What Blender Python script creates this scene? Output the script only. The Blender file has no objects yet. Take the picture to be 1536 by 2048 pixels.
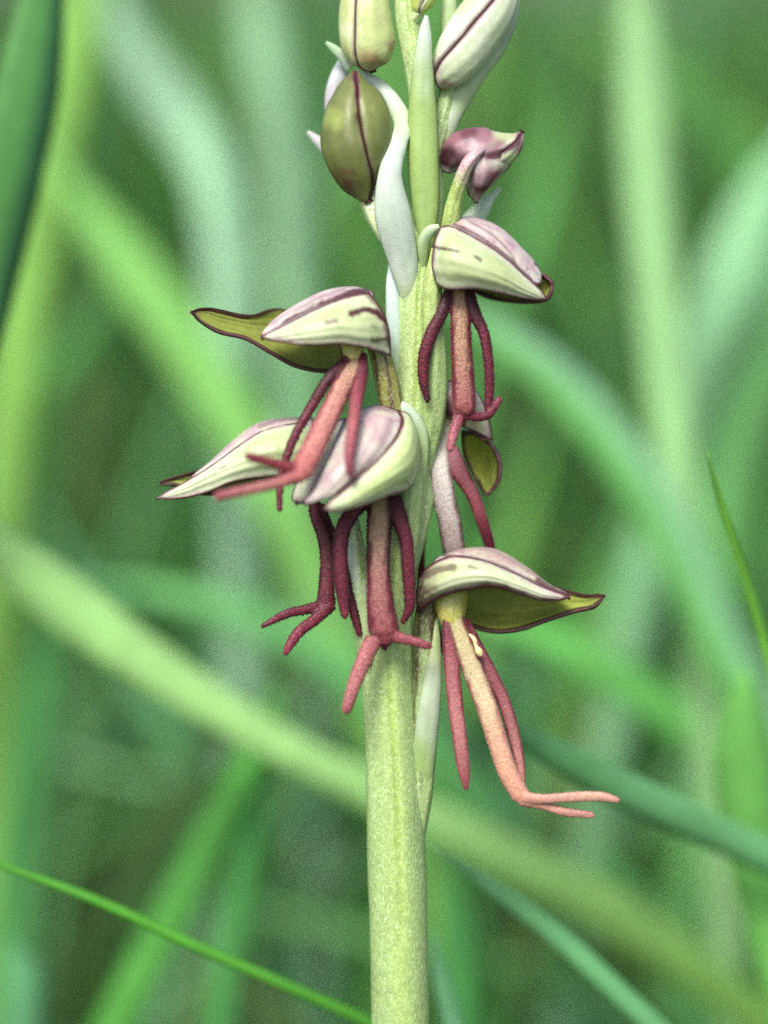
import bpy, math, random
import numpy as np
from mathutils import Vector, noise as mnoise

# ------------------------------------------------------------------ camera, sky, sun, exposure
scene = bpy.context.scene
C = scene.collection
PITCH = math.radians(15.0)
DIST = 0.14                      # camera to the plane of sharp focus, metres
K = 4.0e-5                       # metres per photograph pixel at that plane
FOCUS_Z = 0.27
F_ = np.array([0, math.cos(PITCH), -math.sin(PITCH)])
U_ = np.array([0, math.sin(PITCH), math.cos(PITCH)])
R_ = np.array([1.0, 0, 0])
CAM = np.array([0, 0, FOCUS_Z]) - F_ * DIST

cam = bpy.data.cameras.new('camera')
cam_o = bpy.data.objects.new('camera', cam); C.objects.link(cam_o)
cam_o.location = CAM; cam_o.rotation_euler = (math.pi/2 - PITCH, 0, 0)
cam.sensor_fit = 'AUTO'; cam.sensor_width = 36
cam.lens = 36*DIST/(2048*K)
cam.clip_start = 0.005; cam.clip_end = 2000
cam.dof.use_dof = True; cam.dof.focus_distance = DIST - 0.0022
cam.dof.aperture_fstop = cam.lens/9.5
scene.camera = cam_o

SUN_EL, SUN_AZ = math.radians(58), math.radians(205)   # azimuth from +Y clockwise: behind the camera, a little left
world = bpy.data.worlds.new('World'); scene.world = world; world.use_nodes = True
nt = world.node_tree; nt.nodes.clear()
sky = nt.nodes.new('ShaderNodeTexSky'); sky.sky_type = 'NISHITA'; sky.sun_disc = False
sky.sun_elevation = SUN_EL; sky.sun_rotation = SUN_AZ
sky.air_density = 1.0; sky.dust_density = 4.0; sky.ozone_density = 0.6
bg = nt.nodes.new('ShaderNodeBackground'); bg.inputs['Strength'].default_value = 0.12
wo = nt.nodes.new('ShaderNodeOutputWorld')
nt.links.new(sky.outputs[0], bg.inputs[0]); nt.links.new(bg.outputs[0], wo.inputs[0])
sun = bpy.data.lights.new('sun', 'SUN'); sun.energy = 2.4; sun.angle = math.radians(24); sun.color = (1, .985, .96)
sun_o = bpy.data.objects.new('sun', sun); C.objects.link(sun_o)
sd = Vector((math.sin(SUN_AZ)*math.cos(SUN_EL), math.cos(SUN_AZ)*math.cos(SUN_EL), math.sin(SUN_EL)))
sun_o.rotation_euler = sd.to_track_quat('Z', 'Y').to_euler(); sun_o.location = (0, 0, 3)

vs = scene.view_settings
vs.view_transform = 'Standard'; vs.look = 'None'; vs.gamma = 1; vs.use_curve_mapping = False
vs.exposure = 0.88
scene.cycles.use_denoising = False
scene.cycles.max_bounces = 8; scene.cycles.transmission_bounces = 6

# ------------------------------------------------------------------ helpers
rng = random.Random(7); nrng = np.random.default_rng(7)

def W(p):
    """photograph pixel x, y and depth in pixels (away from the lens +) -> metres in the world"""
    p = np.asarray(p, float)
    s = (DIST + p[..., 2]*K)/DIST
    return (CAM + F_*(DIST + p[..., 2:3]*K) + R_*((p[..., 0:1]-768)*K*s[..., None])
            + U_*((1024-p[..., 1:2])*K*s[..., None]))

def S(r, g, b, f=0.9):
    v = np.array([r, g, b])/255.0
    return np.where(v <= .04045, v/12.92, ((v+.055)/1.055)**2.4)*f

def crmat(m, n):
    """Catmull-Rom interpolation matrix from m control points to n samples"""
    M = np.zeros((n, m))
    if m == 1: M[:] = 1; return M
    for i, t in enumerate(np.linspace(0, m-1, n)):
        k = min(int(t), m-2); f = t-k
        w = [-.5*f+f*f-.5*f**3, 1-2.5*f*f+1.5*f**3, .5*f+2*f*f-1.5*f**3, -.5*f*f+.5*f**3]
        for j, ww in zip((k-1, k, k+1, k+2), w):
            if j < 0: M[i, 0] += 2*ww; M[i, 1] -= ww
            elif j >= m: M[i, m-1] += 2*ww; M[i, m-2] -= ww
            else: M[i, j] += ww
    return M

def ss(a, b, x): t = np.clip((x-a)/(b-a), 0, 1); return t*t*(3-2*t)
def mix(a, b, t): return a*(1-t[..., None]) + b*t[..., None]

def nz(P, scale, seed=0):
    out = np.empty(len(P))
    for i, p in enumerate(P): out[i] = mnoise.noise(Vector((p[0]*scale+seed*7.3, p[1]*scale-seed*3.1, p[2]*scale+seed)))
    return out

def mesh_obj(name, V, F, mats, parent=None, attrs=None, smooth=True, origin=None):
    me = bpy.data.meshes.new(name)
    me.from_pydata(np.asarray(V).tolist(), [], F if isinstance(F, list) else F.tolist())
    for m in (mats if isinstance(mats, (list, tuple)) else [mats]): me.materials.append(m)
    for k, v in (attrs or {}).items():
        a = me.attributes.new(k, 'FLOAT_COLOR', 'POINT')
        a.data.foreach_set('color', np.c_[v, np.ones(len(v))].astype(np.float32).ravel())
    if smooth: me.polygons.foreach_set('use_smooth', np.ones(len(me.polygons), bool))
    o = bpy.data.objects.new(name, me); C.objects.link(o)
    if parent: o.parent = parent
    return o

def gridF(nv, nu, closed=False):
    i, j = np.meshgrid(np.arange(nv-1), np.arange(nu if closed else nu-1), indexing='ij')
    a = i*nu+j; b = i*nu+(j+1) % nu
    return np.stack([a, b, b+nu, a+nu], -1).reshape(-1, 4)

def poly_dist(P, poly):
    """distance in pixels from points to a polyline, in x, y; and the position along it 0..1"""
    poly = np.asarray(poly, float); best = np.full(len(P), 1e9); tt = np.zeros(len(P)); n = len(poly)-1
    for i in range(n):
        a, b = poly[i, :2], poly[i+1, :2]; ab = b-a
        t = np.clip(((P[:, :2]-a)@ab)/max(ab@ab, 1e-9), 0, 1)
        d = np.linalg.norm(P[:, :2]-(a+t[:, None]*ab), axis=1)
        m = d < best; best[m] = d[m]; tt[m] = (i+t[m])/n
    return best, tt

def spline(poly, n=40):
    poly = np.asarray(poly, float); return crmat(len(poly), n)@poly

# ------------------------------------------------------------------ materials
def newmat(name):
    m = bpy.data.materials.new(name); m.use_nodes = True
    t = m.node_tree; t.nodes.clear(); return m, t
def N(t, kind, **kw):
    n = t.nodes.new(kind)
    for k, v in kw.items(): n.inputs[k].default_value = v
    return n

def plant_mat(name, attr, rough=.45, spec=.4, bump=.25, bscale=5200, sss=.25, transl=0., vary=.12, vscale=1500, sheen=0., stretch=None, glints=0.):
    m, t = newmat(name); L = t.links.new
    out = N(t, 'ShaderNodeOutputMaterial'); bs = N(t, 'ShaderNodeBsdfPrincipled')
    at = N(t, 'ShaderNodeAttribute'); at.attribute_name = attr
    tc = N(t, 'ShaderNodeTexCoord'); vec = tc.outputs['Object']
    if stretch:
        mp = N(t, 'ShaderNodeMapping', Scale=stretch); L(vec, mp.inputs[0]); vec = mp.outputs[0]
    n1 = N(t, 'ShaderNodeTexNoise', Scale=vscale, Detail=3.0, Roughness=.6); L(vec, n1.inputs['Vector'])
    n2 = N(t, 'ShaderNodeTexNoise', Scale=bscale, Detail=2.0, Roughness=.6); L(vec, n2.inputs['Vector'])
    mr = N(t, 'ShaderNodeMapRange'); mr.inputs['From Min'].default_value = .3; mr.inputs['From Max'].default_value = .7
    mr.inputs['To Min'].default_value = 1-vary; mr.inputs['To Max'].default_value = 1+vary
    L(n1.outputs[0], mr.inputs[0])
    mu = N(t, 'ShaderNodeVectorMath'); mu.operation = 'SCALE'; L(at.outputs['Color'], mu.inputs[0]); L(mr.outputs[0], mu.inputs['Scale'])
    colout = mu.outputs[0]
    if glints:                       # sky sparkle on the stem's skin, painted as pale speckle
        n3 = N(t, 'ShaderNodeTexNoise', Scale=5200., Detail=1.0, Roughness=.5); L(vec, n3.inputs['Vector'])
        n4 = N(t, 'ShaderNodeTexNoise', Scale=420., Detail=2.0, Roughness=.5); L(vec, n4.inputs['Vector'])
        m3 = N(t, 'ShaderNodeMapRange'); m3.inputs['From Min'].default_value = .53; m3.inputs['From Max'].default_value = .72; m3.inputs['To Max'].default_value = glints
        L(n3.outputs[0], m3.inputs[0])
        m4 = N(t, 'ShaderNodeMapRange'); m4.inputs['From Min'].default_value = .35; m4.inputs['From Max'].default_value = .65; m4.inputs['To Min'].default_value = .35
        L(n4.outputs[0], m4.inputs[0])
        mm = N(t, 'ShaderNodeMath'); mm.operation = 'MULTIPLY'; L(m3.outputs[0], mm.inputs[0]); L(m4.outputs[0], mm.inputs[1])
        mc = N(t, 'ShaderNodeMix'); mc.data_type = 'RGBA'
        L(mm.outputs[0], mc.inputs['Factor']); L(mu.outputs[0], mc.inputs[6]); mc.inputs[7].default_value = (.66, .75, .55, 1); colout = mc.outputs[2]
    L(colout, bs.inputs['Base Color'])
    bs.inputs['Roughness'].default_value = rough; bs.inputs['Specular IOR Level'].default_value = spec
    bs.inputs['Subsurface Weight'].default_value = sss; bs.inputs['Subsurface Radius'].default_value = (1, .8, .4)
    bs.inputs['Subsurface Scale'].default_value = .0004
    if sheen: bs.inputs['Sheen Weight'].default_value = sheen; bs.inputs['Sheen Roughness'].default_value = .4
    bp = N(t, 'ShaderNodeBump', Strength=bump, Distance=.0001); L(n2.outputs[0], bp.inputs['Height']); L(bp.outputs[0], bs.inputs['Normal'])
    if transl:
        tr = N(t, 'ShaderNodeBsdfTranslucent'); L(mu.outputs[0], tr.inputs[0])
        mx = N(t, 'ShaderNodeMixShader', Fac=transl); L(bs.outputs[0], mx.inputs[1]); L(tr.outputs[0], mx.inputs[2]); L(mx.outputs[0], out.inputs[0])
    else: L(bs.outputs[0], out.inputs[0])
    return m

M_SEPAL = plant_mat('sepal_outer', 'col', rough=.42, spec=.45, bump=.22, vary=.10, transl=.18, sss=0)
M_SEPIN = plant_mat('sepal_inner', 'col_in', rough=.5, spec=.3, bump=.2, vary=.14, transl=.18, sss=0)
M_LIP = plant_mat('lip_velvet', 'col', rough=.5, spec=.35, bump=.3, bscale=6500, sss=.15, vary=.16, vscale=3500, sheen=.15)
M_STEM = plant_mat('stem_skin', 'col', glints=.36, rough=.30, spec=.55, bump=.8, bscale=6000, sss=.2, vary=.16, vscale=2600, stretch=(1, 1, .55))
M_BRACT = plant_mat('bract_skin', 'col', rough=.4, spec=.45, bump=.3, sss=0, transl=.25, vary=.07)
M_GRASS = plant_mat('grass_blade_skin', 'col', rough=.45, spec=.32, bump=.0, bscale=1500, sss=0, transl=.35, vary=.12, vscale=300)
M_MEADOW = plant_mat('meadow_grass_skin', 'col', rough=.5, spec=.22, bump=.0, sss=0, transl=.35, vary=.1, vscale=60)

mg, t = newmat('soil_and_moss'); L = t.links.new
out = N(t, 'ShaderNodeOutputMaterial'); bs = N(t, 'ShaderNodeBsdfPrincipled', Roughness=.95)
tc = N(t, 'ShaderNodeTexCoord'); n1 = N(t, 'ShaderNodeTexNoise', Scale=9.0, Detail=8.0, Roughness=.65); L(tc.outputs['Object'], n1.inputs['Vector'])
cr = N(t, 'ShaderNodeValToRGB'); cr.color_ramp.elements[0].position = .35; cr.color_ramp.elements[0].color = (.030, .026, .016, 1)
cr.color_ramp.elements[1].position = .62; cr.color_ramp.elements[1].color = (.055, .11, .03, 1)
L(n1.outputs[0], cr.inputs[0]); L(cr.outputs[0], bs.inputs['Base Color'])
bp = N(t, 'ShaderNodeBump', Strength=.6, Distance=.02); L(n1.outputs[0], bp.inputs['Height']); L(bp.outputs[0], bs.inputs['Normal'])
L(bs.outputs[0], out.inputs[0]); M_GROUND = mg

# ------------------------------------------------------------------ the setting: ground
def build_ground():
    gx = np.concatenate([-np.geomspace(900, 1, 14), np.linspace(-.9, .9, 19), np.geomspace(1, 900, 14)])
    X, Y = np.meshgrid(gx, gx, indexing='xy')
    R = np.hypot(X, Y)
    Z = np.zeros_like(X)
    for i in range(X.shape[0]):
        for j in range(X.shape[1]):
            Z[i, j] = mnoise.noise(Vector((X[i, j]*2.2, Y[i, j]*2.2, 0)))*.02*min(1, R[i, j]/.2)*(1 if R[i, j] < 20 else 0)
    V = np.stack([X, Y, Z], -1).reshape(-1, 3)
    o = mesh_obj('ground', V, gridF(len(gx), len(gx)), M_GROUND); o['kind'] = 'structure'
build_ground()

# ------------------------------------------------------------------ grass
GREENS = [S(72, 128, 60), S(86, 148, 74), S(106, 164, 78), S(92, 150, 98), S(130, 178, 130), S(58, 106, 56), S(130, 168, 84)]
GW = [.22, .26, .22, .07, .03, .12, .08]

def meadow(name, label, n, region, hrange, wrange, seed, bright=1.0):
    """one uncountable mass of blades, every blade a folded tapering ribbon"""
    r = np.random.default_rng(seed)
    x0, x1, y0, y1, wedge = region
    yy = y0 + (y1-y0)*r.random(n)**1.5
    half = (x1 + wedge*(yy-y0))
    xx = (r.random(n)*2-1)*half
    h = r.uniform(*hrange, n); w = r.uniform(*wrange, n)
    az = r.uniform(0, 2*np.pi, n); lean = r.beta(1.6, 2.6, n)*1.35
    face = r.uniform(0, 2*np.pi, n)
    ns = 6; tt = np.linspace(0, 1, ns)
    # centre line: starts upright, bends over
    ang = lean[:, None]*tt[None, :]**1.3*1.3 + lean[:, None]*.15
    dl = h[:, None]/(ns-1)
    hx = np.cumsum(np.c_[np.zeros(n), np.sin(ang[:, 1:])*dl], 1); hz = np.cumsum(np.c_[np.zeros(n), np.cos(ang[:, 1:])*dl], 1)
    P = np.stack([xx[:, None]+hx*np.cos(az)[:, None], yy[:, None]+hx*np.sin(az)[:, None], hz-.005], -1)
    wid = w[:, None]*np.clip(1.15*(1-tt**2.2), .03, 1)[None, :]*(0.7+.3*np.minimum(1, tt*5))[None, :]
    sx, sy = np.cos(face), np.sin(face)
    side = np.stack([sx, sy, np.zeros(n)], -1)[:, None, :]
    nor = np.stack([-sy, sx, np.full(n, .3)], -1)[:, None, :]
    A = P + side*wid[..., None]*.5; B = P + nor*wid[..., None]*.16; D = P - side*wid[..., None]*.5
    V = np.stack([A, B, D], 2).reshape(-1, 3)
    base = (np.arange(n)*ns*3)[:, None, None]
    i = (np.arange(ns-1)*3)[None, :, None]; j = np.arange(2)[None, None, :]
    a = base+i+j
    Fc = np.stack([a, a+1, a+4, a+3], -1).reshape(-1, 4)
    pick = r.choice(len(GREENS), n, p=GW); col = np.array(GREENS)[pick]*r.uniform(.8, 1.2, (n, 1))*bright
    straw = r.random(n) < .05; col[straw] = S(150, 140, 90)
    cc = np.repeat(col, ns*3, 0)
    o = mesh_obj(name, V, Fc, M_MEADOW, attrs={'col': cc})
    o['kind'] = 'stuff'; o['label'] = label; o['category'] = 'grass'
    return o
meadow('meadow_grass', 'dense blurred green meadow grass filling the distance behind the orchid', 15000, (0, .45, .55, 4.0, .75), (.22, .46), (.003, .0065), 3, 1.0)
meadow('tussock_grass', 'blurred green grass tussock a short way behind the orchid', 2600, (0, .26, .27, .75, .6), (.10, .34), (.0022, .005), 5, .85)
meadow('short_grass', 'short grass around the foot of the orchid', 1500, (0, .30, -.20, .35, .2), (.04, .12), (.002, .004), 9, 1.0)

def blade(path, depth, w, col, label, group=None, roll=0., col2=None, fold=.25, tip_at_start=True, depth2=None, thick=.00018, col_end=None):
    """a grass leaf: path in photograph pixels at a depth in millimetres behind the focal plane; w in pixels as seen.
    The last point is carried on down to the ground, where the leaf is rooted."""
    path = np.asarray(path, float); n0 = len(path)
    dd = np.linspace(depth, depth2 if depth2 is not None else depth, n0)*1e-3/K
    P = W(np.c_[path, dd]); sc = (DIST + dd*K)/DIST
    ws = np.interp(np.arange(n0), np.linspace(0, n0-1, len(np.atleast_1d(w))), np.atleast_1d(w).astype(float))*K*sc
    T = P[-1]-P[-2]; T /= np.linalg.norm(T)
    pts = list(P); wl = list(ws); p = P[-1].copy(); step = .02
    while p[2] > 0 and len(pts) < 60:
        T = T*.82 + np.array([0, 0.02, -1])*.18; T /= np.linalg.norm(T)
        p = p + T*step; pts.append(p.copy()); wl.append(wl[-1]*.96)
    pts = np.array(pts); pts[-1, 2] = -.004
    n = max(28, 3*len(pts)); Mx = crmat(len(pts), n); Q = Mx@pts; wq = np.maximum(Mx@np.array(wl), 2e-4)
    if tip_at_start:
        u = np.linspace(0, 1, n); wq *= np.clip(u/.10, .04, 1)**.6
    Tn = np.gradient(Q, axis=0); Tn /= np.linalg.norm(Tn, axis=1)[:, None]
    view = Q-CAM; view /= np.linalg.norm(view, axis=1)[:, None]
    side = np.cross(Tn, view); side /= np.linalg.norm(side, axis=1)[:, None]
    nor = np.cross(side, Tn)
    c, s = math.cos(roll), math.sin(roll)
    sd_, nr = side*c+nor*s, nor*c-side*s
    us = np.array([-1, -.55, 0, .55, 1.])
    V = Q[:, None, :] + sd_[:, None, :]*(us*.5)[None, :, None]*wq[:, None, None] + nr[:, None, :]*(np.abs(us)*fold)[None, :, None]*wq[:, None, None]*.6
    cA = np.asarray(col); cB = np.asarray(col2 if col2 is not None else col)
    cc = np.repeat(np.where(us[None, :, None] < .05, cA, cB), n, 0).reshape(n, 5, 3)
    rib = (1+.12*(us == 0))[None, :, None]; cc = cc*rib
    ph = rng.uniform(0, 100); al = np.linspace(0, 1, n)
    vary = np.array([mnoise.noise(Vector((a*9+ph, 1.7, ph))) for a in al])
    cc = cc*(1+.30*vary)[:, None, None]
    if col_end is not None: cc = mix(cc, np.asarray(col_end), (ss(.15, .5, al)[:, None]*np.ones((1, 5))))
    o = mesh_obj('grass_blade', V.reshape(-1, 3), gridF(n, 5), M_GRASS, attrs={'col': cc.reshape(-1, 3)})
    md = o.modifiers.new('thickness', 'SOLIDIFY'); md.thickness = thick; md.offset = 0
    o['label'] = label; o['category'] = 'grass blade'
    if group: o['group'] = group
    return o

g_mid, g_deep, g_blue, g_pale, g_yel, g_bri = S(88, 160, 70), S(58, 118, 62), S(85, 150, 100), S(150, 205, 140), S(140, 185, 75), S(115, 190, 85)
BL = 'blurred grass blades standing behind the orchid'
blade([(150, -260), (100, -60), (60, 180), (12, 420), (-35, 640), (-90, 900)], 22, [60, 110, 130, 124, 110, 90], S(96, 160, 84), 'broad two-tone dark blue-green grass blade leaning past pale yellow-green grass', col2=S(70, 128, 84), roll=.25, fold=.22)
blade([(-220, 900), (-30, 1075), (130, 1205), (330, 1350), (560, 1490), (760, 1590), (960, 1690), (1180, 1800), (1420, 1960), (1700, 2200)], 26, [80, 122, 124, 100, 80, 82, 98, 98, 90, 80], S(178, 226, 144), 'long bright lime arching grass blade crossing behind the orchid stem', depth2=66, col_end=S(128, 178, 76), roll=.1)
blade([(840, 1680), (960, 1755), (1090, 1850), (1230, 1975), (1400, 2150)], 14, [16, 36, 42, 44, 44], S(108, 172, 112), 'narrow blue-green grass blade slanting down beside the lower orchid stem', roll=.2)
blade([(960, 1400), (1060, 1480), (1180, 1548), (1330, 1622), (1480, 1690), (1640, 1780)], 13, [40, 66, 76, 78, 74, 66], S(112, 176, 116), 'broad smooth blue-green grass blade pointing past the pale orange lip tips', roll=-.25, depth2=22)
blade([(1490, 1340), (1488, 1440), (1500, 1600), (1540, 1800), (1590, 2000), (1650, 2250)], 27, [100, 130, 130, 120, 110, 100], S(112, 182, 88), 'bright green broad upright grass blade crossing the blue-green blade', roll=.15)
blade([(1415, 903), (1428, 955), (1446, 1020), (1470, 1095), (1500, 1190), (1540, 1330), (1600, 1560)], 4, [5, 10, 13, 15, 17, 20, 24], S(120, 190, 70), 'single very thin grass blade with sharp pale tip', depth2=12, fold=.6)
blade([(-190, 1650), (-20, 1722), (190, 1800), (390, 1892), (580, 1975), (760, 2058), (1000, 2200)], 6, [10, 15, 18, 20, 22, 24, 26], S(84, 160, 50), 'thin wiry green grass blade running down to the foot of the orchid stem', depth2=11, fold=.6)
blade([(1240, -260), (1268, -40), (1288, 250), (1308, 520), (1335, 760), (1360, 1000), (1400, 1300)], 75, [60, 95, 105, 95, 90, 80, 70], S(164, 214, 146), 'tall pale green upright grass stalk standing alone beside the buds', roll=.05)
blade([(870, 590), (960, 652), (1090, 742), (1210, 868), (1320, 1030), (1420, 1240), (1540, 1480), (1700, 1800)], 70, [40, 70, 92, 96, 96, 92, 88, 80], S(112, 182, 100), 'soft arching pale green grass blade with bluish edge curving away from the flowers', col2=S(140, 190, 150), roll=.2)
blade([(540, 1380), (520, 1520), (498, 1700), (462, 1900), (430, 2100)], 60, [40, 62, 66, 66, 60], S(86, 160, 84), 'blurred mid-green upright blade crossing the thin wiry blade', roll=.1)
blade([(560, 1380), (505, 1500), (430, 1650), (335, 1840), (220, 2060)], 58, [40, 62, 72, 76, 70], S(96, 176, 76), 'blurred bright green blade slanting across the thin wiry blade', roll=-.2)
blade([(110, 1180), (85, 1350), (55, 1600), (30, 1800), (20, 2050)], 100, [60, 90, 95, 90, 90], S(84, 152, 82), 'wide hazy pale green blade beneath the long lime blade', roll=.1)
blade([(20, 1880), (45, 1935), (52, 2000), (50, 2120)], 52, [30, 66, 74, 74], S(110, 176, 122), 'short rounded pale bluish blade tip below the thin wiry blade', roll=.1)
blade([(60, 260), (200, 450), (330, 620), (450, 800), (570, 1020), (690, 1280)], 115, [60, 105, 110, 110, 100, 90], S(138, 200, 104), 'hazy yellow-green blade slanting towards the left-hand flower hood', roll=.2)
blade([(190, -200), (165, 0), (125, 200), (80, 420), (40, 700)], 120, [90, 130, 130, 120, 100], S(150, 204, 100), 'hazy yellow-green upright blade right behind the two-tone blade', roll=.1)
blade([(200, -80), (260, 70), (345, 205), (425, 330), (462, 520), (470, 760)], 140, [70, 110, 110, 100, 95, 90], S(176, 220, 180), 'hazy whitish green blade bending towards the olive bud', roll=.4)  # whitish tint stands for sky reflected on the leaf
blade([(500, -160), (520, 0), (548, 140), (570, 300), (585, 520)], 150, [80, 105, 100, 90, 80], S(168, 216, 168), 'hazy whitish green upright blade beside the topmost left bud', roll=.4)  # pale streak of sky reflection, painted as the blade's colour
blade([(1600, 250), (1530, 420), (1465, 600), (1395, 760), (1330, 1000)], 105, [120, 170, 150, 110, 90], S(160, 216, 160), 'wide hazy pale mint blade right of the tall upright stalk', roll=.3)
blade([(1640, 380), (1560, 620), (1480, 800), (1440, 960), (1420, 1200)], 112, [120, 150, 130, 110, 90], S(130, 198, 118), 'wide hazy green blade above the single thin sharp tip', roll=.0)
blade([(180, 1165), (330, 1185), (480, 1225), (630, 1295), (760, 1390), (900, 1540)], 95, [40, 62, 66, 66, 64, 60], S(100, 170, 96), 'hazy arching blade below the dark maroon lip feet', roll=.3)
blade([(930, 1225), (1060, 1262), (1200, 1330), (1340, 1425), (1460, 1530), (1600, 1700)], 78, [40, 72, 84, 84, 80, 70], S(104, 182, 88), 'hazy bright green arching blade under the lowest flower hood', roll=.3)
blade([(900, 1690), (912, 1800), (922, 1950), (930, 2120)], 50, [30, 58, 66, 66], S(84, 158, 82), 'blurred mid-green upright blade close beside the orchid stem', roll=.1)
blade([(862, 1860), (880, 1940), (905, 2040), (940, 2160)], 18, [10, 32, 42, 46], S(120, 180, 128), 'pale blurred blade tip touching the view of the stem foot', roll=.2)
blade([(1180, 1690), (1240, 1780), (1330, 1900), (1440, 2080)], 95, [40, 72, 80, 80], S(88, 152, 84), 'hazy dull green blade between the two blue-green blades', roll=.2)
rb = random.Random(21)
for i in range(46):
    dpt = rb.uniform(120, 330)
    s = (140+dpt)/140
    x = rb.uniform(-100, 1640); y = rb.uniform(-350, 1500)
    lean = rb.gauss(0, .45); ln = rb.uniform(500, 900)
    cv = rb.gauss(0, .35)
    pth = [(x+math.sin(lean)*ln*f+cv*ln*f*f*.5, y+math.cos(lean)*ln*f) for f in (0, .25, .5, .75, 1)]
    ww = rb.uniform(3.2, 6.5)*1e-3/K/s
    blade(pth, dpt, [ww*.5, ww*.9, ww, ww, ww*.9], GREENS[rb.choices(range(7), GW)[0]]*rb.uniform(.95, 1.35),
          'soft out-of-focus grass blade in the hazy green behind the orchid', BL, roll=rb.uniform(-.7, .7))

rb = random.Random(5)
for i in range(64):      # low blades crossing every way; shade is put into their dark greens
    dpt = rb.uniform(85, 200) if i % 4 else rb.uniform(170, 260); s = (140+dpt)/140
    x = rb.uniform(-60, 1600); y = rb.uniform(1050, 1950) if i % 4 else rb.uniform(-100, 900)
    lean = rb.gauss(0, .75); ln = rb.uniform(300, 620); cv = rb.gauss(0, .5)
    pth = [(x+math.sin(lean)*ln*f+cv*ln*f*f*.5, y+math.cos(lean)*ln*f) for f in (0, .25, .5, .75, 1)]
    ww = rb.uniform(1.6, 4.2)*1e-3/K/s
    blade(pth, dpt, [ww*.4, ww*.85, ww, ww, ww*.9], rb.choice([S(60, 108, 58), S(74, 132, 66), S(92, 150, 78), S(84, 138, 92), S(112, 128, 74), S(120, 172, 116), S(64, 96, 48)]),
          'slim out-of-focus grass blade low in the shaded grass behind the orchid', 'slim blades low in the shaded grass', roll=rb.uniform(-.9, .9))

# ------------------------------------------------------------------ the orchid
orchid = bpy.data.objects.new('man_orchid', None); C.objects.link(orchid)
orchid['label'] = 'flowering orchid spike with green hooded flowers and maroon man-shaped lips'
orchid['category'] = 'orchid'
C_MAR, C_MARD = S(80, 22, 40), S(56, 16, 28)
C_PALE, C_YEL, C_MAUVE = S(204, 218, 172), S(172, 192, 110), S(192, 166, 170)
C_OL, C_OLD = S(164, 174, 84), S(120, 132, 56)
C_STEM, C_STEMD, C_WHITE = S(156, 180, 116), S(136, 172, 76), S(216, 230, 216)

def tube(path, name, mat, parent, colf=None, flat=1., nseg=20, per=8, ridge=0., nr=5, twist=0., cap=True):
    """swept tube through (x, y, depth, width) in photograph pixels"""
    path = np.asarray(path, float); n = max(10, per*(len(path)-1)+1)
    Q = crmat(len(path), n)@path; P = Q[:, :3]; w = np.maximum(Q[:, 3], .8)
    Tn = np.gradient(P, axis=0); Tn /= np.linalg.norm(Tn, axis=1)[:, None]
    side = np.cross(Tn, np.array([0, 0, 1.])); side /= np.maximum(np.linalg.norm(side, axis=1), 1e-6)[:, None]
    nor = np.cross(side, Tn)
    th = np.linspace(0, 2*np.pi, nseg, endpoint=False)
    u = np.linspace(0, 1, n)
    rr = 1+ridge*np.cos(nr*(th[None, :]+twist*u[:, None]))
    V = P[:, None, :] + side[:, None, :]*(np.cos(th)[None, :]*rr*w[:, None]*.5)[..., None] + nor[:, None, :]*(np.sin(th)[None, :]*rr*flat*w[:, None]*.5)[..., None]
    Fc = gridF(n, nseg, True).tolist()
    if cap: Fc += [list(range(nseg))[::-1], [(n-1)*nseg+i for i in range(nseg)]]
    Vp = V.reshape(-1, 3)
    if name is None: return Vp, Fc
    uu = np.repeat(u, nseg); tt = np.tile(th, n)+twist*uu
    cols = colf(Vp, uu, tt) if colf else np.tile(C_STEM, (len(Vp), 1))
    return mesh_obj(name, W(Vp), Fc, mat, parent, {'col': cols})

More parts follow.
